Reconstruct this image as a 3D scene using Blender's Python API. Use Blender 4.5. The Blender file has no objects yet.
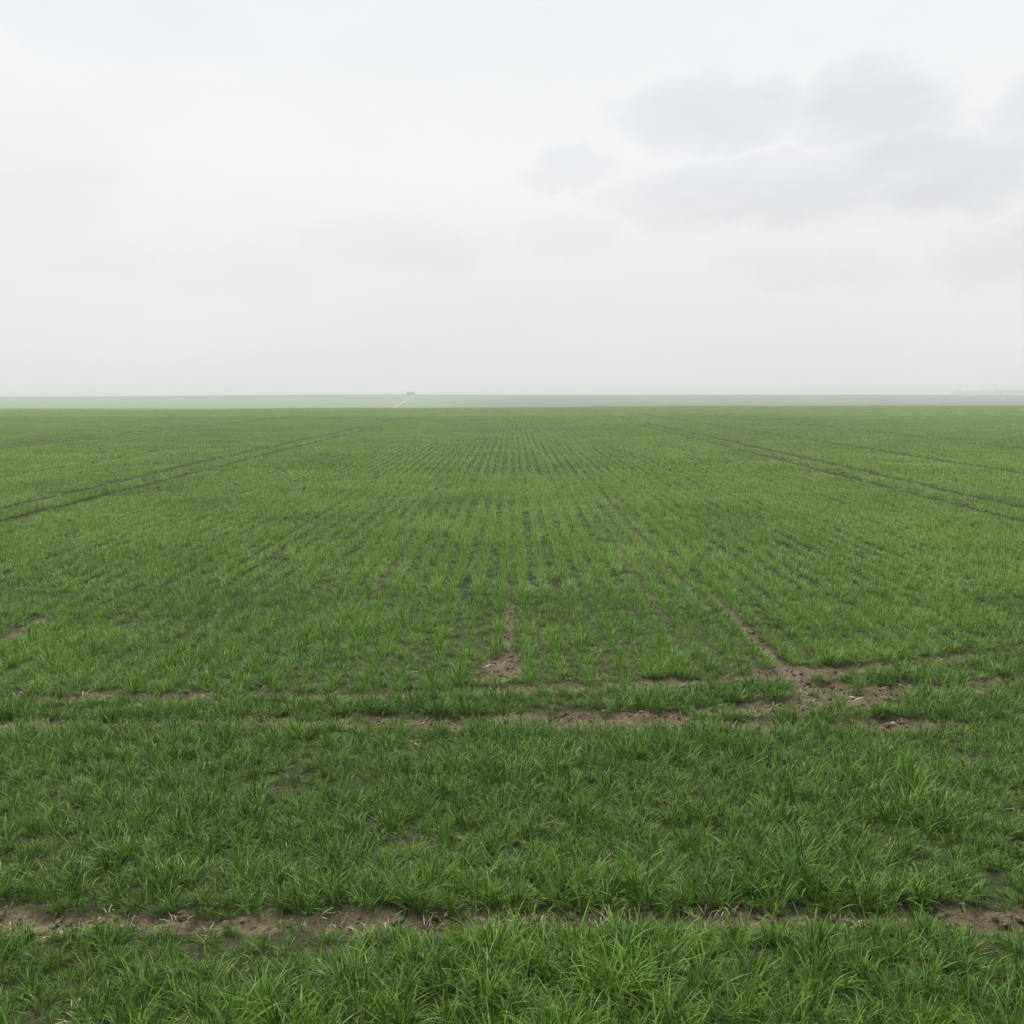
import bpy, math, random
import numpy as np

rng = np.random.default_rng(7)
random.seed(7)
S = bpy.context.scene
COL = S.collection

# ------------------------------------------------------------------ camera numbers
H = 2.6                       # eye height above the crop's soil
F = 1000.0                    # focal length in pixels of a 1024 frame
TH = math.atan(119.0 / F)     # downward pitch


def gp(px, py, z=0.0):
    """ground point seen at a pixel of the photograph (near field, height z)"""
    u, v = px - 512.0, py - 512.0
    dy = F * math.cos(TH) - v * math.sin(TH)
    dn = F * math.sin(TH) + v * math.cos(TH)
    t = (H - z) / dn
    return (u * t, dy * t)


def sm(a, b, x):
    t = np.clip((x - a) / (b - a), 0.0, 1.0)
    return t * t * (3 - 2 * t)


# ------------------------------------------------------------------ noise
_tab = np.random.default_rng(3).random((256, 256))


def vnoise(x, y):
    xi = np.floor(x).astype(np.int64); yi = np.floor(y).astype(np.int64)
    fx = x - xi; fy = y - yi
    fx = fx * fx * (3 - 2 * fx); fy = fy * fy * (3 - 2 * fy)
    a = _tab[xi & 255, yi & 255]; b = _tab[(xi + 1) & 255, yi & 255]
    c = _tab[xi & 255, (yi + 1) & 255]; d = _tab[(xi + 1) & 255, (yi + 1) & 255]
    return (a * (1 - fx) + b * fx) * (1 - fy) + (c * (1 - fx) + d * fx) * fy


def fbm(x, y, o=4, seed=0.0):
    s = 0.0; amp = 0.5; tot = 0.0
    for k in range(o):
        s = s + amp * vnoise(x * 2 ** k + 17.3 * k + seed, y * 2 ** k + 9.1 * k + seed * 1.7)
        tot += amp; amp *= 0.5
    return s / tot


# ------------------------------------------------------------------ terrain
CY = np.array([-400, 0, 50, 100, 150, 200, 250, 297, 350, 400, 450, 520, 560, 650, 760, 900, 1000, 1080, 1200, 1500, 1800, 2100, 2600, 5000, 9500.])
CA = 3.04e-5


def _q(y):
    return -CA * (y - 50) ** 2


CZ = np.array([0, 0, 0, _q(100), _q(150), _q(200), _q(250), _q(297), _q(350), _q(400) - .3, -5.7, -6.0, -5.5, -4.1, -2.4, -.4, .85, 1.0, .4, -3, -4.6, -3.0, -5, -14, -30])


def _pchip(xk, yk):
    h = np.diff(xk); d = np.diff(yk) / h
    m = np.zeros_like(yk)
    for i in range(1, len(xk) - 1):
        if d[i - 1] * d[i] > 0:
            w1 = 2 * h[i] + h[i - 1]; w2 = h[i] + 2 * h[i - 1]
            m[i] = (w1 + w2) / (w1 / d[i - 1] + w2 / d[i])
    m[0] = d[0]; m[-1] = d[-1]

    def f(x):
        x = np.clip(x, xk[0], xk[-1])
        i = np.clip(np.searchsorted(xk, x) - 1, 0, len(xk) - 2)
        t = (x - xk[i]) / h[i]
        return ((2 * t ** 3 - 3 * t ** 2 + 1) * yk[i] + (t ** 3 - 2 * t ** 2 + t) * h[i] * m[i]
                + (-2 * t ** 3 + 3 * t ** 2) * yk[i + 1] + (t ** 3 - t ** 2) * h[i] * m[i + 1])
    return f


_base = _pchip(CY, CZ)


def land(x, y):
    x = np.asarray(x, float); y = np.asarray(y, float)
    z = _base(y)
    az = x / np.maximum(y, 40.0)
    # the near field's brow stands a little higher to the right
    brow = sm(60, 280, y) * (1 - sm(370, 500, y))
    z = z + brow * ((fbm(x / 45.0, y / 90.0, 3, 8.0) - .5) * .5 + 0.55 * sm(-0.12, 0.22, az) - 0.35 * sm(-0.05, -0.5, az))
    # far field drops away to the left, and slightly to the far right
    far = sm(600, 1000, y) * (1 - sm(1150, 1500, y))
    z = z - far * (3.1 * sm(-0.16, -0.52, az) + 1.1 * sm(0.36, 0.52, az))
    z = z + (fbm(x / 30.0, y / 30.0, 3, 5.0) - .5) * 0.10 * sm(6, 30, y)
    z = z + (fbm(x / 160.0, y / 160.0, 2, 2.0) - .5) * 0.6 * sm(500, 800, y)
    return z


# ------------------------------------------------------------------ bare strips, wheel tracks
def pxline(pts):
    return [gp(*p) for p in pts]


def dist_poly(x, y, pts):
    d = np.full(np.shape(x), 1e9)
    for (ax, ay), (bx, by) in zip(pts[:-1], pts[1:]):
        vx, vy = bx - ax, by - ay
        t = np.clip(((x - ax) * vx + (y - ay) * vy) / (vx * vx + vy * vy), 0, 1)
        d = np.minimum(d, np.hypot(x - ax - t * vx, y - ay - t * vy))
    return d


def yline(pts):
    p = np.array(pts)
    return lambda x: np.interp(x, p[:, 0], p[:, 1])


TA = pxline([(-400, 919), (-60, 917), (100, 923), (300, 922), (512, 923), (750, 921), (1090, 921), (1400, 919)])
TB = pxline([(-500, 728), (-40, 724), (200, 724), (350, 723), (500, 722), (600, 718), (700, 713), (800, 705), (850, 700), (1024, 680), (1100, 672), (1500, 640)])
TC = pxline([(-500, 702), (-40, 700), (100, 699), (300, 697), (400, 696), (520, 691), (700, 684), (780, 678), (900, 664), (1024, 652), (1100, 645), (1500, 615)])
yC = yline(TC); yB = yline(TB)
# (polyline, half width, strength, noise scale)
STRIPS = [
    (TA, 0.10, 0.88, 1.6),
    (TB, 0.125, 0.85, 1.2),
    (TC, 0.12, 0.66, 1.2),
]


def rowline(k, p0, p1, dx=0.0):
    """strip along a drill row at lateral offset k*H between two picture rows"""
    _, y0 = gp(512, p0); _, y1 = gp(512, p1)
    return [(k * H, y0), (k * H + dx, y1)]


ROWS = [
    (rowline(.985, 668, 592, .04), 0.055, .9),
    (rowline(.90, 612, 578), 0.07, 0.85), (rowline(.90, 576, 490), 0.06, 0.42),
    (rowline(.70, 640, 495), 0.07, 0.25),
    (rowline(-.69, 612, 550), 0.06, 0.35),
    (rowline(-2.07, 645, 612), 0.09, 0.7),
    (rowline(-.02, 655, 598), 0.055, 1.25),
    (rowline(-3.97, 760, 412), 0.235, 1.4), (rowline(-4.45, 760, 412), 0.20, 1.25),
    (rowline(3.99, 760, 410), 0.215, 1.3), (rowline(4.47, 760, 410), 0.20, 1.2),
    (rowline(9.55, 560, 412), 0.32, 1.2), (rowline(9.15, 560, 412), 0.26, 1.),
    (rowline(-9.65, 560, 412), 0.4, 1.3), (rowline(-9.2, 560, 412), 0.34, 1.2),
    (rowline(6.35, 560, 412), 0.26, 1.2), (rowline(-6.1, 560, 420), 0.12, 0.5),
]
BLOBS = [((795, 672), .36, .28, 1.1), ((822, 688), .34, .24, .95), ((770, 706), .5, .16, .95), ((735, 726), .42, .17, .95),
         ((895, 726), .55, .17, .9), ((497, 672), .20, .34, 1.2), ((500, 660), .13, .3, 1.1), ((865, 703), .35, .13, .9),
         ((930, 690), .7, .16, .8), ((620, 722), .9, .18, .8)]


def bare(x, y, colour=False):
    x = np.asarray(x, float); y = np.asarray(y, float)
    out = np.zeros(np.broadcast(x, y).shape)
    w1 = fbm(x * 1.3, y * 2.6, 3, 11.0)
    w2 = fbm(x * 4.0, y * 5.0, 3, 31.0)
    near = y < 16
    for pts, hw, s, ns in STRIPS:
        d = dist_poly(x, y, pts)
        ww = hw * (0.45 + 1.1 * w1)
        m = (1 - sm(ww * .55, ww * 1.25, d + (w2 - .5) * .16)) * s
        if pts is TC:
            m = np.minimum(m * (1 + .45 * sm(1.0, 2.5, x)), 1)
        if pts is TB:
            m = m * (0.62 + 0.38 * sm(-1.6, .6, x))
        out = np.maximum(out, np.where(near, m, 0))
    for pts, hw, s in ROWS:
        (ax, ay), (bx, by) = pts
        t = np.clip((y - ay) / (by - ay), 0, 1)
        d = np.abs(x - (ax + t * (bx - ax)) + (w1 - .5) * .10)
        e = sm(ay - .35, ay + .35, y) * (1 - sm(by * .93, by * 1.0 + .2, y))
        ww = hw * (0.75 + .5 * w2)
        out = np.maximum(out, (1 - sm(ww * .7, ww * 1.2, d)) * np.clip(s * ((.45 + 1.1 * w1) if abs(ax) < 8 else (.8 + .6 * w1)), 0, 1) * e * (.12 if colour and abs(ax) > 8 else 1))
    for (px, py), rx, ry, s in BLOBS:
        cx, cy = gp(px, py)
        d = np.hypot((x - cx) / rx, (y - cy) / ry) + (w2 - .5) * .9 + (w1 - .5) * .5
        out = np.maximum(out, (1 - sm(.75, 1.2, d)) * min(s, 1.0))
    return np.clip(out, 0, 1)


def soil_z(x, y, b):
    """micro relief of the bare soil: shallow ruts and clods"""
    c = fbm(x * 9, y * 9, 3, 41.0)
    f = fbm(x * 23, y * 23, 2, 57.0)
    return -0.03 * b + ((c - .5) * (0.035 + 0.07 * b) + (f - .5) * (.012 + .035 * b)) * (1 - sm(14, 40, y))


# ------------------------------------------------------------------ materials
def mat(name):
    m = bpy.data.materials.new(name); m.use_nodes = True
    nt = m.node_tree; nt.nodes.clear()
    o = nt.nodes.new('ShaderNodeOutputMaterial')
    return m, nt, o


def N(nt, t, **kw):
    n = nt.nodes.new(t)
    for k, v in kw.items():
        setattr(n, k, v)
    return n


def math_(nt, op, a, b=None, clamp=False):
    n = N(nt, 'ShaderNodeMath', operation=op, use_clamp=clamp)
    for i, v in enumerate((a, b)):
        if v is None:
            continue
        if hasattr(v, 'links') or hasattr(v, 'is_linked'):
            nt.links.new(v, n.inputs[i])
        else:
            n.inputs[i].default_value = v
    return n.outputs[0]


def ramp(nt, fac, stops, interp='LINEAR'):
    r = N(nt, 'ShaderNodeValToRGB'); r.color_ramp.interpolation = interp
    el = r.color_ramp.elements
    while len(el) < len(stops):
        el.new(0.5)
    for e, (p, c) in zip(el, stops):
        e.position = p; e.color = (*c, 1)
    nt.links.new(fac, r.inputs[0])
    return r.outputs[0]


def mixc(nt, fac, a, b, mode='MIX'):
    n = N(nt, 'ShaderNodeMix', data_type='RGBA', blend_type=mode)
    for sock, v in ((n.inputs[0], fac), (n.inputs[6], a), (n.inputs[7], b)):
        if hasattr(v, 'is_linked'):
            nt.links.new(v, sock)
        elif isinstance(v, tuple):
            sock.default_value = (*v, 1)
        else:
            sock.default_value = v
    return n.outputs[2]


def noise(nt, vec, scale, detail=3, rough=.55):
    n = N(nt, 'ShaderNodeTexNoise'); n.inputs['Scale'].default_value = scale
    n.inputs['Detail'].default_value = detail; n.inputs['Roughness'].default_value = rough
    nt.links.new(vec, n.inputs['Vector'])
    return n.outputs['Fac']


def blade_material(name, stops, trans=.24):
    m, nt, o = mat(name)
    tone = N(nt, 'ShaderNodeAttribute', attribute_name='tone').outputs['Fac']
    along = N(nt, 'ShaderNodeAttribute', attribute_name='along').outputs['Fac']
    oi = N(nt, 'ShaderNodeObjectInfo').outputs['Random']
    pos = N(nt, 'ShaderNodeNewGeometry').outputs['Position']
    big = noise(nt, pos, .35, 3)
    big2 = noise(nt, pos, .03, 2)
    t = math_(nt, 'MULTIPLY', tone, .75)
    t = math_(nt, 'ADD', t, math_(nt, 'MULTIPLY', oi, .16))
    t = math_(nt, 'ADD', t, math_(nt, 'MULTIPLY', math_(nt, 'SUBTRACT', big, .5), .55))
    t = math_(nt, 'ADD', t, math_(nt, 'MULTIPLY', math_(nt, 'SUBTRACT', big2, .5), .4))
    t = math_(nt, 'ADD', t, .05, clamp=True)
    c = ramp(nt, t, stops)
    # leaf sheaths at the foot are paler and yellower
    foot = math_(nt, 'MULTIPLY', math_(nt, 'SUBTRACT', .22, along, clamp=True), 2.2, clamp=True)
    c = mixc(nt, foot, c, (.17, .20, .07))
    p = N(nt, 'ShaderNodeBsdfPrincipled'); p.inputs['Roughness'].default_value = .48
    p.inputs['Specular IOR Level'].default_value = .24
    nt.links.new(c, p.inputs['Base Color'])
    tr = N(nt, 'ShaderNodeBsdfTranslucent')
    tc = mixc(nt, 1.0, c, (1.25, 1.3, .75), 'MULTIPLY')
    nt.links.new(tc, tr.inputs['Color'])
    mx = N(nt, 'ShaderNodeMixShader'); mx.inputs[0].default_value = trans
    nt.links.new(p.outputs[0], mx.inputs[1]); nt.links.new(tr.outputs[0], mx.inputs[2])
    nt.links.new(mx.outputs[0], o.inputs[0])
    return m


GREEN = [(0.0, (.038, .095, .009)), (.3, (.118, .222, .023)), (.62, (.250, .378, .052)), (.88, (.385, .500, .115)), (1.0, (.47, .53, .21))]
M_blade = blade_material('cereal_leaf', [(p_, tuple(q * f for q, f in zip(c_, (1.0, 1.04, 1.5)))) for p_, c_ in GREEN])


def toned(f3):
    return [(p_, tuple(min(.9, q * f) for q, f in zip(c_, f3))) for p_, c_ in GREEN]


M_shaded = blade_material('headland_shaded_leaf', toned((.49, .63, .42)), .14)  # same crop, foreground shade painted into a darker leaf colour
M_half_shaded = blade_material('half_shaded_leaf', toned((.72, .84, .78)), .18)  # in-between tone, eases the painted foreground shade into the field
M_far_haze = blade_material('far_haze_leaf', toned((1.16, 1.16, 1.75)), .24)  # same crop, haze and grazing-view brightness painted into a paler leaf colour
m, nt, o = mat('dry_leaf')
tone = N(nt, 'ShaderNodeAttribute', attribute_name='tone').outputs['Fac']
c = ramp(nt, tone, [(0, (.20, .15, .08)), (.6, (.34, .28, .15)), (1, (.48, .43, .29))])
p = N(nt, 'ShaderNodeBsdfPrincipled'); p.inputs['Roughness'].default_value = .7
nt.links.new(c, p.inputs['Base Color']); nt.links.new(p.outputs[0], o.inputs[0])
M_dry = m


def soil_colour(nt, pos):
    n1 = noise(nt, pos, 2.2, 5, .6)
    n2 = noise(nt, pos, 34, 6, .75)
    n3 = noise(nt, pos, 7.0, 4, .6)
    c = ramp(nt, n1, [(.3, (.082, .064, .034)), (.5, (.138, .113, .066)), (.72, (.215, .180, .112))])
    c = mixc(nt, math_(nt, 'MULTIPLY', math_(nt, 'SUBTRACT', n2, .54, clamp=True), 7.0, clamp=True), c, (.30, .245, .165))
    c = mixc(nt, math_(nt, 'MULTIPLY', math_(nt, 'SUBTRACT', .46, n2, clamp=True), 7.0, clamp=True), c, (.045, .031, .020))
    c = mixc(nt, math_(nt, 'MULTIPLY', math_(nt, 'SUBTRACT', .44, n3, clamp=True), 4.0, clamp=True), c, (.065, .042, .026))
    return c, n2, n3


def soil_material(name):
    m, nt, o = mat(name)
    pos = N(nt, 'ShaderNodeNewGeometry').outputs['Position']
    c, n2, n3 = soil_colour(nt, pos)
    p = N(nt, 'ShaderNodeBsdfPrincipled'); p.inputs['Roughness'].default_value = .95
    p.inputs['Specular IOR Level'].default_value = .15
    nt.links.new(c, p.inputs['Base Color'])
    b = N(nt, 'ShaderNodeBump'); b.inputs['Strength'].default_value = .7; b.inputs['Distance'].default_value = .01
    nt.links.new(n2, b.inputs['Height']); nt.links.new(b.outputs[0], p.inputs['Normal'])
    nt.links.new(p.outputs[0], o.inputs[0])
    return m


M_clod = soil_material('dry_earth')

# the land: soil and painted gap shade under the crop, green sward on the fields beyond the brow
m, nt, o = mat('farmland')
pos = N(nt, 'ShaderNodeNewGeometry').outputs['Position']
soil, n2, n3 = soil_colour(nt, pos)
a_b = N(nt, 'ShaderNodeAttribute', attribute_name='bare').outputs['Fac']
a_f = N(nt, 'ShaderNodeAttribute', attribute_name='sward').outputs['Fac']
gap_shade = mixc(nt, .93, soil, ramp(nt, noise(nt, pos, 24.0, 6, .8), [(.38, (.007, .018, .003)), (.62, (.030, .058, .010))]))  # shade between the plants painted as dark green over the soil
c = mixc(nt, math_(nt, 'ADD', math_(nt, 'MULTIPLY', a_b, 1.3), .02, clamp=True), gap_shade, soil)
mp = N(nt, 'ShaderNodeMapping'); mp.inputs['Scale'].default_value = (1, .25, 1)
nt.links.new(pos, mp.inputs[0])
fn = noise(nt, mp.outputs[0], .012, 4)
sward = ramp(nt, fn, [(.30, (.034, .074, .026)), (.5, (.048, .092, .032)), (.70, (.066, .114, .038))])
a_t = N(nt, 'ShaderNodeAttribute', attribute_name='pale').outputs['Fac']
sward = mixc(nt, a_t, sward, (.088, .185, .038))
a_e = N(nt, 'ShaderNodeAttribute', attribute_name='earth').outputs['Fac']
sward = mixc(nt, a_e, sward, (.18, .14, .105))
c = mixc(nt, a_f, c, sward)
p = N(nt, 'ShaderNodeBsdfPrincipled'); p.inputs['Roughness'].default_value = .95; p.inputs['Specular IOR Level'].default_value = .1
nt.links.new(c, p.inputs['Base Color'])
b = N(nt, 'ShaderNodeBump'); b.inputs['Strength'].default_value = 1.0; b.inputs['Distance'].default_value = .02
nt.links.new(math_(nt, 'ADD', n2, n3), b.inputs['Height']); nt.links.new(b.outputs[0], p.inputs['Normal'])
nt.links.new(p.outputs[0], o.inputs[0])
M_land = m


def flat_mat(name, col, rough=.8, var=.25, scale=1.5):
    m, nt, o = mat(name)
    pos = N(nt, 'ShaderNodeNewGeometry').outputs['Position']
    f = noise(nt, pos, scale, 4)
    lo = tuple(v * (1 - var) for v in col); hi = tuple(min(1, v * (1 + var)) for v in col)
    c = ramp(nt, f, [(.3, lo), (.7, hi)])
    p = N(nt, 'ShaderNodeBsdfPrincipled'); p.inputs['Roughness'].default_value = rough
    p.inputs['Specular IOR Level'].default_value = .25
    nt.links.new(c, p.inputs['Base Color']); nt.links.new(p.outputs[0], o.inputs[0])
    return m


M_path = flat_mat('chalky_track', (.31, .30, .265), .95, .12, .2)
M_wall = flat_mat('weathered_board', (.045, .046, .050), .8)
M_roof = flat_mat('fibre_cement', (.070, .073, .080), .8)
M_door = flat_mat('dark_door', (.045, .045, .05), .7)
M_stone = flat_mat('pale_flint', (.36, .33, .27), .7, .2, 40)
M_treeleaf = flat_mat('wood_foliage', (.05, .075, .04), .8, .4, .4)
M_bark = flat_mat('bark', (.07, .055, .045), .9)


# ------------------------------------------------------------------ mesh helpers
def mesh(name, verts, faces, material=None, attrs=None, smooth=False):
    me = bpy.data.meshes.new(name)
    verts = np.asarray(verts, dtype=np.float32)
    if isinstance(faces, np.ndarray):
        k = faces.shape[1]
        me.vertices.add(len(verts)); me.vertices.foreach_set('co', verts.ravel())
        me.loops.add(faces.size); me.loops.foreach_set('vertex_index', faces.ravel().astype(np.int32))
        me.polygons.add(len(faces)); me.polygons.foreach_set('loop_start', np.arange(0, faces.size, k, dtype=np.int32))
        me.update(calc_edges=True)
    else:
        me.from_pydata([tuple(map(float, v)) for v in verts], [], faces)
    for an, av in (attrs or {}).items():
        a = me.attributes.new(an, 'FLOAT', 'POINT'); a.data.foreach_set('value', np.asarray(av, dtype=np.float32))
    if material:
        me.materials.append(material)
    if smooth:
        me.polygons.foreach_set('use_smooth', np.ones(len(me.polygons), dtype=bool))
    me.validate()
    return me


def link(name, me, **props):
    ob = bpy.data.objects.new(name, me); COL.objects.link(ob)
    for k, v in props.items():
        ob[k] = v
    return ob


# ------------------------------------------------------------------ ground
def lines(segs):
    out = []
    for a, b_, st in segs:
        out.append(np.arange(a, b_, st))
    return np.concatenate(out)


def geo(a, b_, r, st):
    o_ = []; v = a
    while v < b_:
        o_.append(v); v += st; st *= r
    return np.array(o_)


xp = np.concatenate([lines([(0, 7.0, .05), (7.0, 13.0, .09)]), geo(13, 6000, 1.07, .15), [6000.]])
xs = np.concatenate([-xp[:0:-1], xp])
ys = np.concatenate([lines([(-300, -20, 40), (-20, 2, 2), (2, 3.2, .2), (3.2, 11.5, .04)]), geo(11.5, 200, 1.02, .05), lines([(200, 2000, 9), (2000, 4000, 60), (4000, 9001, 500)])])
X, Y = np.meshgrid(xs, ys)
B = bare(X, Y)
Z = land(X, Y) + np.where(np.abs(X) < 16, soil_z(X, Y, B), 0) * (Y < 60)
nx, ny = len(xs), len(ys)
ii = np.arange(nx * ny).reshape(ny, nx)
fc = np.stack([ii[:-1, :-1], ii[:-1, 1:], ii[1:, 1:], ii[1:, :-1]], -1).reshape(-1, 4)
az = X / np.maximum(Y, 40)
sw = sm(200, 360, Y)
pale = sm(420, 500, Y) * (1 - sm(760, 980, Y)) * sm(.02, -.12, az)
ex, ey = -.127, 625.
earth = (1 - sm(.4, 1.1, np.hypot((az - ex) / .016, (Y - ey) / 90) + (fbm(X / 18, Y / 40, 3, 3.) - .5) * .8)) * .8
me = mesh('field_ground', np.stack([X, Y, Z], -1).reshape(-1, 3), fc, M_land,
          {'bare': np.clip(bare(X, Y, True) + (.15 + .3 * (fbm(X * 3, Y * 3, 3, 77.) - .5)) * (1 - sm(8.5, 15, Y)), 0, 1).ravel(), 'sward': sw.ravel(), 'pale': pale.ravel(), 'earth': earth.ravel()}, smooth=True)
link('ground', me, kind='structure', label='wide gently rolling farmland with brown soil showing along the wheel tracks', category='ground')


# ------------------------------------------------------------------ leaf tufts
def tuft(name, nb, segs, spread, length, width, lean, material, dry=0.0, rowlen=0.0, rowwid=0.0, upright=.5):
    V = []; Fq = []; T = []; A = []; MI = []
    for k in range(nb):
        L = random.uniform(*length) * (1 if random.random() > .25 else .62)
        w = random.uniform(*width)
        a = random.uniform(0, 2 * math.pi)
        r = spread * math.sqrt(random.random())
        bx = r * math.cos(a) + random.uniform(-rowwid, rowwid); by = r * math.sin(a) + random.uniform(-rowlen, rowlen)
        hd = a + random.gauss(0, .9)                 # heading of the arch
        e0 = math.radians(random.uniform(*lean))      # start lean from vertical
        bend = random.uniform(.2, 1.0) ** 1.2 * (2.1 if random.random() < .3 else 1.35) * (1 - upright * .4)
        tw = random.uniform(-.8, .8)
        is_dry = random.random() < dry
        L *= .75 if is_dry else 1
        tn = random.random()
        px_, py_, pz_ = bx, by, -0.01
        i0 = len(V)
        for s in range(segs + 1):
            t = s / segs
            ww = w * (min(1, .55 + 1.6 * t) if t < .4 else 1 - ((t - .4) / .6) ** 1.7) * .5
            sa = hd + math.pi / 2 + tw * t
            sx, sy = math.cos(sa) * ww, math.sin(sa) * ww
            if s == segs:
                V.append((px_, py_, pz_)); T.append(tn); A.append(t)
            else:
                V += [(px_ - sx, py_ - sy, pz_), (px_ + sx, py_ + sy, pz_)]; T += [tn, tn]; A += [t, t]
            ang = e0 + bend * t ** 1.3
            st = L / segs
            px_ += math.cos(hd) * math.sin(ang) * st; py_ += math.sin(hd) * math.sin(ang) * st; pz_ += math.cos(ang) * st
            pz_ = max(pz_, .004)
        for s in range(segs - 1):
            q = i0 + 2 * s
            Fq.append((q, q + 1, q + 3, q + 2)); MI.append(1 if is_dry else 0)
        q = i0 + 2 * (segs - 1)
        Fq.append((q, q + 1, q + 2)); MI.append(1 if is_dry else 0)
    me = mesh(name, V, Fq, None, {'tone': T, 'along': A}, smooth=True)
    me.materials.append(material); me.materials.append(M_dry)
    me.polygons.foreach_set('material_index', np.array(MI, dtype=np.int32))
    return bpy.data.objects.new(name, me)


SRC = bpy.data.collections.new('leaf_tuft_sources')
kinds = {'lush': [], 'near': [], 'mid': [], 'far': [], 'brow': []}
cnt = 0


def add_src(kind, ob):
    global cnt
    ob.name = 'tuft_%03d' % cnt
    SRC.objects.link(ob); kinds[kind].append(cnt); cnt += 1


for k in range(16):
    add_src('lush', tuft('t', random.randint(34, 50), 5, .050, (.09, .205), (.004, .008), (4, 60), M_shaded, dry=.018, upright=.2))
for k in range(12):
    add_src('near', tuft('t', random.randint(34, 46), 4, .055, (.11, .22), (.0045, .0085), (4, 60), M_half_shaded, dry=.006, upright=.3))
for k in range(10):
    add_src('mid', tuft('t', 34, 3, .075, (.09, .17), (.006, .010), (5, 55), M_blade, dry=.01))
for k in range(8):
    add_src('far', tuft('t', 44, 2, .06, (.09, .16), (.010, .017), (5, 60), M_far_haze, rowlen=.10, rowwid=.02))
for k in range(8):
    add_src('brow', tuft('t', 100, 1, .05, (.09, .15), (.02, .034), (18, 68), M_far_haze, rowlen=.28, rowwid=.26))


def scatter_group(name, coll):
    g = bpy.data.node_groups.new(name, 'GeometryNodeTree')
    g.interface.new_socket('Geometry', in_out='INPUT', socket_type='NodeSocketGeometry')
    g.interface.new_socket('Geometry', in_out='OUTPUT', socket_type='NodeSocketGeometry')
    n = g.nodes; L = g.links
    gi = n.new('NodeGroupInput'); go = n.new('NodeGroupOutput')
    iop = n.new('GeometryNodeInstanceOnPoints')
    ci = n.new('GeometryNodeCollectionInfo'); ci.inputs['Collection'].default_value = coll
    ci.inputs['Separate Children'].default_value = True; ci.inputs['Reset Children'].default_value = True
    iop.inputs['Pick Instance'].default_value = True

    def att(nm, ty):
        a = n.new('GeometryNodeInputNamedAttribute'); a.data_type = ty; a.inputs['Name'].default_value = nm
        return a.outputs['Attribute']
    e2r = n.new('FunctionNodeEulerToRotation')
    L.new(att('rot', 'FLOAT_VECTOR'), e2r.inputs[0])
    L.new(gi.outputs[0], iop.inputs['Points']); L.new(ci.outputs[0], iop.inputs['Instance'])
    L.new(att('idx', 'INT'), iop.inputs['Instance Index'])
    L.new(e2r.outputs[0], iop.inputs['Rotation'])
    L.new(att('scl', 'FLOAT_VECTOR'), iop.inputs['Scale'])
    L.new(iop.outputs[0], go.inputs[0])
    return g


G_CROP = scatter_group('crop_scatter', SRC)


def scatter(name, P, idx, rot, scl, group, **props):
    me = bpy.data.meshes.new(name)
    me.vertices.add(len(P)); me.vertices.foreach_set('co', np.asarray(P, dtype=np.float32).ravel())
    a = me.attributes.new('idx', 'INT', 'POINT'); a.data.foreach_set('value', np.asarray(idx, dtype=np.int32))
    a = me.attributes.new('rot', 'FLOAT_VECTOR', 'POINT'); a.data.foreach_set('vector', np.asarray(rot, dtype=np.float32).ravel())
    a = me.attributes.new('scl', 'FLOAT_VECTOR', 'POINT'); a.data.foreach_set('vector', np.asarray(scl, dtype=np.float32).ravel())
    ob = link(name, me, **props)
    md = ob.modifiers.new('scatter', 'NODES'); md.node_group = group
    return ob


def plants(x, y, kind, base, align=False, zs=1.0):
    """thin by bare soil, vary height with slow noise; returns arrays"""
    b = bare(x, y)
    gap = fbm(x * 1.9, y * 1.9, 3, 71.0) if kind == 'lush' else fbm(x * 3.2, y * 1.3, 3, 71.0)
    vig = fbm(x * .55, y * .55, 3, 87.0)
    keep = rng.random(len(x)) > np.clip(b * 1.4 - .12, 0, .97)
    keep &= rng.random(len(x)) > np.clip((.45 - gap) * 3.6, 0, .20 if kind == 'lush' else .26 if kind == 'near' else .38) * (kind != 'brow')
    x, y, b, gap, vig = x[keep], y[keep], b[keep], gap[keep], vig[keep]
    s = (base[keep] if np.ndim(base) else base) * (.72 + .56 * rng.random(len(x))) * (.72 + .55 * vig) * (.6 + .8 * gap)
    s = s * (1 - .55 * np.clip(b * 1.3, 0, 1))
    n = len(x)
    idx = rng.choice(kinds[kind], n)
    rz = rng.random(n) * 6.2832 if not align else np.where(rng.random(n) > .5, 0, math.pi)
    til = .10 if not align else .03
    rot = np.stack([rng.normal(0, til, n), rng.normal(0, til, n), rz], -1)
    scl = np.stack([s, s, s * zs * (.85 + .3 * rng.random(n))], -1)
    if align:
        scl[:, 0] = (base if kind == 'brow' else base * .68); scl[:, 1] = base; scl[:, 2] *= .95
    z = land(x, y) + np.where(y < 60, soil_z(x, y, b), 0)
    return np.stack([x, y, z], -1), idx, rot, scl


def cat(parts):
    return [np.concatenate([p[i] for p in parts]) for i in range(4)]


def halfw(y):
    return .53 * y + 3.0


# headland: sown across, rows hardly legible
parts = []
xx = []; yy = []
r = 2.9
while r < 11.5:
    n = int(2 * halfw(r) / .09)
    x = np.linspace(-halfw(r), halfw(r), n) + rng.normal(0, .05, n)
    y = r + rng.normal(0, .055, n) + .06 * np.sin(x * .7)
    k = y < yC(x) - .02
    xx.append(x[k]); yy.append(y[k]); r += .115
xx = np.concatenate(xx); yy = np.concatenate(yy)
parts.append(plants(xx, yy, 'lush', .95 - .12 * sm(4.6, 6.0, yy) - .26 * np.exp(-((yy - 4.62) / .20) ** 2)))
# short late shoots between the plants
n = 27000
y = 2.9 + rng.random(n) * 8.5; x = (rng.random(n) * 2 - 1) * halfw(y)
k = y < yC(x)
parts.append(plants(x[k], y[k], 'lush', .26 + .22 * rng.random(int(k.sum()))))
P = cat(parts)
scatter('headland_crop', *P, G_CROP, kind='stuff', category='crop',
        label='lush green cereal grass on the headland in the foreground, nearer than the crossing wheel tracks')

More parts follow.
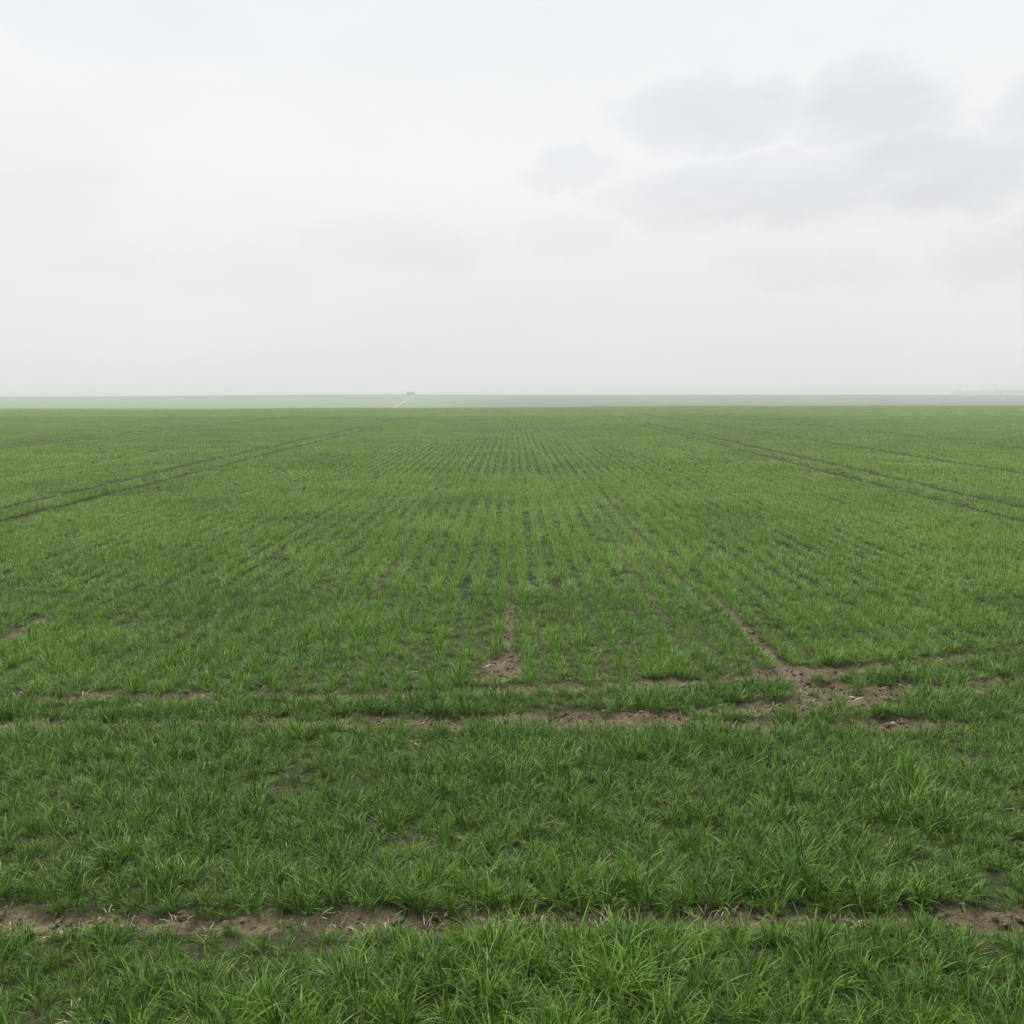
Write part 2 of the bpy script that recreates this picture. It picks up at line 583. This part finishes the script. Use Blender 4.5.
# main field: drilled rows running away from the camera
parts = []
ROW = .29


def row_points(y0, y1, step, row, jx, jy, off=0.0):
    xx = []; yy = []
    xm = halfw(y1)
    for k in range(-int(xm / row), int(xm / row) + 1):
        xr = (k + .5 + off) * row
        ya = max(y0, (abs(xr) - 3.0) / .53)
        if ya >= y1:
            continue
        y = np.arange(ya, y1, step); y = y + rng.normal(0, jy, len(y))
        x = xr + rng.normal(0, jx, len(y)) + .018 * np.sin(y * .23 + 1.7 * k) + .012 * np.sin(y * .071 + k * .6)
        if y0 < 15:
            kk = y > yC(x) + .03
            x, y = x[kk], y[kk]
        xx.append(x); yy.append(y)
    return np.concatenate(xx), np.concatenate(yy)


x, y = row_points(7.5, 13, .045, ROW, .034, .05)
parts.append(plants(x, y, 'near', .70))
x, y = row_points(7.5, 13, .055, ROW, .055, .08, .5)
parts.append(plants(x, y, 'near', .48))
x, y = row_points(13, 32, .07, ROW, .024, .05)
k = rng.random(len(x)) > sm(24, 32, y)
parts.append(plants(x[k], y[k], 'mid', .98, True))
x, y = row_points(13, 32, .065, ROW, .055, .05, .5)
parts.append(plants(x, y, 'mid', .49))
x, y = row_points(24, 115, .18, ROW, .016, .06)
k = rng.random(len(x)) < sm(24, 32, y)
parts.append(plants(x[k], y[k], 'far', 1.0, True))
x, y = row_points(24, 115, .20, ROW, .03, .1, .5)
parts.append(plants(x, y, 'far', .42, True))
x, y = row_points(115, 335, .43, ROW * 2, .02, .1)
parts.append(plants(x, y, 'brow', 1.0, True))
P = cat(parts)
print('field tufts', len(P[0]))
scatter('field_crop', *P, G_CROP, kind='stuff', category='crop',
        label='green cereal crop in straight drilled rows running away to the brow of the field')

# ------------------------------------------------------------------ clods and dry litter on the bare soil
CL = bpy.data.collections.new('clod_sources')
for k in range(6):
    import bmesh
    bm = bmesh.new(); bmesh.ops.create_icosphere(bm, subdivisions=2, radius=1.0)
    sd = random.random() * 50
    for v in bm.verts:
        n_ = fbm(np.array(v.co.x * 1.7 + sd), np.array(v.co.y * 1.7 + v.co.z * 2.3), 3, sd)
        v.co *= .35 + 1.25 * float(n_); v.co.z *= .62
    me = bpy.data.meshes.new('clod'); bm.to_mesh(me); bm.free(); me.materials.append(M_clod)
    ob = bpy.data.objects.new('clod_%02d' % k, me); CL.objects.link(ob)
G_CLOD = scatter_group('clod_scatter', CL)
n = 110000
y = 3.2 + (rng.random(n) ** 1.4) * 22; x = (rng.random(n) * 2 - 1) * halfw(y)
b = bare(x, y)
k = rng.random(n) < np.clip(b * 1.2 - .1, .05, 1) * .9
x, y, b = x[k], y[k], b[k]; n = len(x)
s = .005 + .022 * rng.random(n) ** 2.6
scatter('soil_clods', np.stack([x, y, land(x, y) + soil_z(x, y, b) + s * .1], -1), rng.integers(0, 6, n),
        rng.random((n, 3)) * [.6, .6, 6.28], np.stack([s * (.8 + .6 * rng.random(n)), s, s * (.7 + .5 * rng.random(n))], -1), G_CLOD,
        kind='stuff', category='soil', label='small dry brown clods of earth strewn along the bare wheel tracks')
print('clods', n)

LIT = bpy.data.collections.new('litter_sources')
for k in range(8):
    ob = tuft('litter_%02d' % k, 5, 3, .03, (.05, .14), (.003, .007), (72, 92), M_dry, dry=1.0)
    LIT.objects.link(ob); ob.name = 'litter_%02d' % k
G_LIT = scatter_group('litter_scatter', LIT)
n = 42000
y = 3.2 + (rng.random(n) ** 1.3) * 14; x = (rng.random(n) * 2 - 1) * halfw(y)
b = bare(x, y)
k = rng.random(n) < (.02 + .2 * np.clip(b * 2, 0, 1) * (1 - .5 * b))
x, y, b = x[k], y[k], b[k]; n = len(x)
s = .6 + .8 * rng.random(n)
scatter('dry_litter', np.stack([x, y, land(x, y) + soil_z(x, y, b) + .008], -1), rng.integers(0, 8, n),
        np.stack([rng.normal(0, .15, n), rng.normal(0, .15, n), rng.random(n) * 6.28], -1), np.stack([s, s, s], -1), G_LIT,
        kind='stuff', category='dead leaves', label='bleached dead leaves and straw bits lying on the soil between green plants')

# ------------------------------------------------------------------ pale stones that can be told apart
STONES = [
    (60, 926, .012, 'small pale stone on the nearest soil strip, close to the left edge'),
    (446, 911, .012, 'small cream flint on the nearest soil strip, left of the middle'),
    (483, 926, .014, 'rounded pale stone at the near edge of the foreground soil strip, near the middle'),
    (962, 905, .015, 'tan stone at the far edge of the foreground soil strip, towards the right'),
    (852, 696, .022, 'large pale stone on the bare soil just right of the track junction'),
    (893, 722, .018, 'whitish stone in the scrappy bare patch right of and nearer than the track junction'),
]
for k, (px, py, s, lab) in enumerate(STONES):
    bm = bmesh.new(); bmesh.ops.create_icosphere(bm, subdivisions=3, radius=1)
    sd = 3.7 * k + 1
    for v in bm.verts:
        n_ = fbm(np.array(v.co.x * .9 + sd), np.array(v.co.y * .9 + v.co.z * 1.3), 3, sd)
        v.co *= .7 + .6 * float(n_)
        v.co.z *= .65; v.co.x *= 1.15
    me = bpy.data.meshes.new('stone'); bm.to_mesh(me); bm.free(); me.materials.append(M_stone)
    me.polygons.foreach_set('use_smooth', np.ones(len(me.polygons), dtype=bool))
    gx, gy = gp(px, py)
    bb = bare(np.array([gx]), np.array([gy]))
    zz = float((land(np.array([gx]), np.array([gy])) + soil_z(np.array([gx]), np.array([gy]), bb))[0])
    ob = link('stone', me, label=lab, category='stone', group='pale stones lying on the bare soil')
    ob.location = (gx, gy, zz + s * .28); ob.scale = (s, s, s); ob.rotation_euler = (0, 0, k * 1.3)


# ------------------------------------------------------------------ far farm track
def zl(x, y):
    return float(land(np.array([x]), np.array([y]))[0])


tp = [(-.124, 480), (-.120, 520), (-.1165, 570), (-.112, 630), (-.107, 700), (-.102, 790), (-.0985, 890), (-.0985, 960), (-.1005, 981)]
pts = []
for (a0, y0), (a1, y1) in zip(tp[:-1], tp[1:]):
    for t in np.linspace(0, 1, 14)[:-1]:
        yy_ = y0 + (y1 - y0) * t
        pts.append(((a0 + (a1 - a0) * t) * yy_, yy_))
V = []; Fq = []
for i, (x, y) in enumerate(pts):
    w = .8 + .2 * math.sin(i * .9)
    for q in (-1, -.33, .33, 1):
        V.append((x + q * w, y, zl(x + q * w, y) + .06 - .03 * abs(q)))
    if i:
        for q in range(3):
            a = 4 * (i - 1) + q
            Fq.append((a, a + 1, a + 5, a + 4))
link('farm_track', mesh('farm_track', V, Fq, M_path), kind='structure', category='track',
     label='thin pale farm track climbing the far field towards the dark barn')

# ------------------------------------------------------------------ far barn
BY = 990.0; BX = -.1005 * BY
bz = min(zl(BX + dx, BY + dy) for dx in (-4.4, 4.4) for dy in (-4, 4)) - .1
barn = bpy.data.objects.new('barn', None); COL.objects.link(barn)
barn.location = (BX, BY, bz)
barn['label'] = 'tiny dark grey barn with a low hipped roof, alone on the far skyline'; barn['category'] = 'barn'
hw_, hd_, wh, rh = 4.4, 3.0, 1.7, 3.2


def child(name, V, Fc, m_, par):
    ob = link(name, mesh(name, V, Fc, m_)); ob.parent = par
    return ob


def box(x0, x1, y0, y1, z0, z1):
    v = [(x0, y0, z0), (x1, y0, z0), (x1, y1, z0), (x0, y1, z0), (x0, y0, z1), (x1, y0, z1), (x1, y1, z1), (x0, y1, z1)]
    f = [(0, 3, 2, 1), (4, 5, 6, 7), (0, 1, 5, 4), (1, 2, 6, 5), (2, 3, 7, 6), (3, 0, 4, 7)]
    return v, f


wall = child('wall', *box(-hw_, hw_, -hd_, hd_, 0, wh), M_wall, barn)
e = .4
rv = [(-hw_ - e, -hd_ - e, wh - .12), (hw_ + e, -hd_ - e, wh - .12), (hw_ + e, hd_ + e, wh - .12), (-hw_ - e, hd_ + e, wh - .12),
      (-hw_ * .8, -hd_ * .62, wh + .95), (hw_ * .8, -hd_ * .62, wh + .95), (hw_ * .8, hd_ * .62, wh + .95), (-hw_ * .8, hd_ * .62, wh + .95),
      (-hw_ * .52, 0, rh), (hw_ * .52, 0, rh)]
rf = [(3, 2, 1, 0), (0, 1, 5, 4), (1, 2, 6, 5), (2, 3, 7, 6), (3, 0, 4, 7), (4, 5, 9, 8), (5, 6, 9), (6, 7, 8, 9), (7, 4, 8)]
child('roof', rv, rf, M_roof, barn)
child('door', *box(-1.1, 1.1, -hd_ - .08, -hd_ - .003, 0, 1.45), M_door, barn)
for wx in (-3.3, 2.4):
    child('window', *box(wx, wx + .8, -hd_ - .05, -hd_ - .003, .7, 1.2), M_door, barn)

# ------------------------------------------------------------------ far wood, right
V = []; Fq = []; MI = []
tr = np.random.default_rng(21)
for k in range(70):
    yy_ = 1650 + tr.random() * 120
    a = .432 + .17 * (k + tr.random()) / 70
    x = a * yy_; z0 = zl(x, yy_)
    hgt = 8.8 + 3.0 * tr.random() + 2.5 * (fbm(np.array(a * 45), np.array(3.), 2) - .4) * 2
    hgt *= float(sm(.425, .45, np.array(a))) * .5 + .5
    hgt += max(0, -4.2 - z0) * .6
    # trunk
    i0 = len(V)
    for q in range(5):
        c_, s_ = math.cos(q * 1.2566), math.sin(q * 1.2566)
        V += [(x + .35 * c_, yy_ + .35 * s_, z0 - .2), (x + .15 * c_, yy_ + .15 * s_, z0 + hgt * .7)]
    for q in range(5):
        r_ = (q + 1) % 5
        Fq.append((i0 + 2 * q, i0 + 2 * r_, i0 + 2 * r_ + 1, i0 + 2 * q + 1)); MI.append(1)
    rw = hgt * (.32 + .14 * tr.random())
    nl = 150
    ctr = tr.normal(0, 1, (9, 3)); ctr /= np.linalg.norm(ctr, axis=1)[:, None]; ctr *= [rw * .6, rw * .6, hgt * .26]
    for q in range(nl):
        cc = ctr[q % 9] + tr.normal(0, 1, 3) * [rw * .28, rw * .28, hgt * .10]
        c3 = np.array([x, yy_, z0 + hgt * .60]) + cc
        d1 = tr.normal(0, 1, 3); d2 = tr.normal(0, 1, 3)
        d1 *= .9 / np.linalg.norm(d1); d2 *= .9 / np.linalg.norm(d2)
        i0 = len(V)
        V += [c3 - d1, c3 + d2, c3 + d1, c3 - d2]
        Fq.append((i0, i0 + 1, i0 + 2, i0 + 3)); MI.append(0)
me = mesh('distant_wood', V, Fq, M_treeleaf); me.materials.append(M_bark)
me.polygons.foreach_set('material_index', np.array(MI, dtype=np.int32))
link('distant_wood', me, kind='stuff', category='wood', label='faint hazy line of far-off trees on the skyline at the right')

# ------------------------------------------------------------------ haze
v, f = box(-6200, 6200, -400, 9200, -34, 9.0)
m, nt, o = mat('thin_mist')
pv = N(nt, 'ShaderNodeVolumePrincipled')
pv.inputs['Color'].default_value = (.955, .965, .98, 1)
pv.inputs['Density'].default_value = .00115
pv.inputs['Anisotropy'].default_value = .1
nt.links.new(pv.outputs[0], o.inputs['Volume'])
link('haze', mesh('haze', v, f, m), kind='stuff', category='haze', label='thin pale mist that fades the far fields')

# ------------------------------------------------------------------ sky
W = bpy.data.worlds.new('World'); S.world = W; W.use_nodes = True
nt = W.node_tree; nt.nodes.clear()
out = N(nt, 'ShaderNodeOutputWorld')
SUN_EL, SUN_AZ = 58.0, -28.0     # degrees, azimuth clockwise from +Y (view direction)
sky = N(nt, 'ShaderNodeTexSky', sky_type='NISHITA'); sky.sun_disc = False
sky.sun_elevation = math.radians(SUN_EL); sky.sun_rotation = math.radians(SUN_AZ)
sky.dust_density = 3.0
bg1 = N(nt, 'ShaderNodeBackground'); bg1.inputs[1].default_value = .1
nt.links.new(sky.outputs[0], bg1.inputs[0])
tc = N(nt, 'ShaderNodeTexCoord').outputs['Generated']
nv = N(nt, 'ShaderNodeVectorMath', operation='NORMALIZE'); nt.links.new(tc, nv.inputs[0])
sep = N(nt, 'ShaderNodeSeparateXYZ'); nt.links.new(nv.outputs[0], sep.inputs[0])
dx, dy, dz = sep.outputs
el = math_(nt, 'ARCSINE', dz)
azn = math_(nt, 'ARCTAN2', dx, dy)
n_warp = noise(nt, nv.outputs[0], 11, 7, .66)
mp = N(nt, 'ShaderNodeMapping'); mp.inputs['Location'].default_value = (4, 7, 2); nt.links.new(nv.outputs[0], mp.inputs[0])
n_warp2 = noise(nt, mp.outputs[0], 11, 7, .66)
w_a = math_(nt, 'ADD', azn, math_(nt, 'MULTIPLY', math_(nt, 'SUBTRACT', n_warp, .5), .145))
w_e = math_(nt, 'ADD', el, math_(nt, 'MULTIPLY', math_(nt, 'SUBTRACT', n_warp2, .5), .075))


def ae(px, py):
    u, v_ = px - 512., py - 512.
    d = (u, F * math.cos(TH) - v_ * math.sin(TH), -F * math.sin(TH) - v_ * math.cos(TH))
    L = math.sqrt(sum(q * q for q in d))
    return math.atan2(d[0], d[1]), math.asin(d[2] / L)


CLOUDS = [(715, 118, 105, 34, .075), (880, 108, 80, 42, .09), (935, 168, 100, 40, .10), (780, 192, 175, 36, .075), (1040, 108, 40, 26, .07),
          (562, 172, 48, 19, .045), (400, 247, 80, 30, .034), (565, 237, 62, 18, .032), (810, 270, 90, 20, .03), (1015, 255, 70, 32, .04),
          (110, 262, 60, 14, .02), (20, 160, 90, 60, .025), (250, 275, 70, 22, .02), (130, 25, 120, 30, .025)]
tot = None
for cx, cy, rx, ry, dk in CLOUDS:
    a0, e0 = ae(cx, cy)
    qa = math_(nt, 'DIVIDE', math_(nt, 'SUBTRACT', w_a, a0), rx / F)
    qe = math_(nt, 'DIVIDE', math_(nt, 'SUBTRACT', w_e, e0), ry / F)
    d2 = math_(nt, 'ADD', math_(nt, 'MULTIPLY', qa, qa), math_(nt, 'MULTIPLY', qe, qe))
    mr = N(nt, 'ShaderNodeMapRange', interpolation_type='SMOOTHSTEP')
    nt.links.new(d2, mr.inputs[0])
    mr.inputs[1].default_value = 1.55; mr.inputs[2].default_value = .12
    mr.inputs[3].default_value = 0; mr.inputs[4].default_value = dk * 1.4
    tot = mr.outputs[0] if tot is None else math_(nt, 'MAXIMUM', tot, mr.outputs[0])
# slow mottling of the whole cover
mp2 = N(nt, 'ShaderNodeMapping'); mp2.inputs['Scale'].default_value = (1, 1, 3.2); nt.links.new(nv.outputs[0], mp2.inputs[0])
mot = noise(nt, mp2.outputs[0], 2.6, 5, .5)
mott = math_(nt, 'MULTIPLY', math_(nt, 'SUBTRACT', mot, .5), .12)
wisp = noise(nt, mp2.outputs[0], 14, 6, .6)
tot = math_(nt, 'MULTIPLY', tot, math_(nt, 'ADD', .35, math_(nt, 'MULTIPLY', wisp, 1.35)))
mul = math_(nt, 'SUBTRACT', math_(nt, 'ADD', 1.0, mott), tot)
e01 = math_(nt, 'DIVIDE', el, math.pi / 2, clamp=True)
base = ramp(nt, e01, [(0, (.835, .828, .822)), (.06, (.872, .868, .866)), (.14, (.945, .955, .96)), (.235, (.905, .935, .947)), (.5, (1, 1, 1)), (1, (1, 1, 1))])
# an overcast dome grows brighter towards the zenith
zen = N(nt, 'ShaderNodeMapRange', interpolation_type='SMOOTHSTEP'); nt.links.new(e01, zen.inputs[0])
zen.inputs[1].default_value = .22; zen.inputs[2].default_value = .8; zen.inputs[3].default_value = 1.0; zen.inputs[4].default_value = 3.7
cl = mixc(nt, 1.0, base, mul, 'MULTIPLY')
cl = mixc(nt, math_(nt, 'MULTIPLY', tot, 9.0, clamp=True), cl, mixc(nt, 1.0, cl, (.985, 1.0, 1.02), 'MULTIPLY'))
# unseen sky behind the viewer dimmed to give the crop more contrast
rear = N(nt, 'ShaderNodeMapRange', interpolation_type='SMOOTHSTEP'); nt.links.new(dy, rear.inputs[0])
rear.inputs[1].default_value = .45; rear.inputs[2].default_value = -.55; rear.inputs[3].default_value = 1.0; rear.inputs[4].default_value = .22
cl = mixc(nt, 1.0, cl, rear.outputs[0], 'MULTIPLY')
bg2 = N(nt, 'ShaderNodeBackground'); nt.links.new(cl, bg2.inputs[0])
nt.links.new(zen.outputs[0], bg2.inputs[1])
mx = N(nt, 'ShaderNodeMixShader'); mx.inputs[0].default_value = .93
nt.links.new(bg1.outputs[0], mx.inputs[1]); nt.links.new(bg2.outputs[0], mx.inputs[2])
nt.links.new(mx.outputs[0], out.inputs[0])

sd = bpy.data.lights.new('sun', 'SUN'); sd.energy = 1.5; sd.angle = math.radians(10); sd.color = (1, .96, .9)
so = bpy.data.objects.new('sun', sd); COL.objects.link(so)
a_ = math.radians(SUN_AZ); e_ = math.radians(SUN_EL)
from mathutils import Vector
dv = Vector((math.sin(a_) * math.cos(e_), math.cos(a_) * math.cos(e_), math.sin(e_)))
so.rotation_euler = dv.to_track_quat('Z', 'Y').to_euler(); so.location = (0, -5, 40)

# ------------------------------------------------------------------ camera and output
cd = bpy.data.cameras.new('camera'); cd.sensor_width = 36; cd.lens = 36 * F / 1024
cd.clip_start = .1; cd.clip_end = 20000
co = bpy.data.objects.new('camera', cd); COL.objects.link(co)
co.location = (0, 0, H); co.rotation_euler = (math.pi / 2 - TH, 0, 0)
S.camera = co
S.view_settings.view_transform = 'Standard'; S.view_settings.look = 'None'
S.view_settings.exposure = 0; S.view_settings.gamma = 1
S.render.engine = 'CYCLES'
S.cycles.use_denoising = True
S.cycles.max_bounces = 6; S.cycles.diffuse_bounces = 2; S.cycles.transmission_bounces = 4; S.cycles.volume_bounces = 1
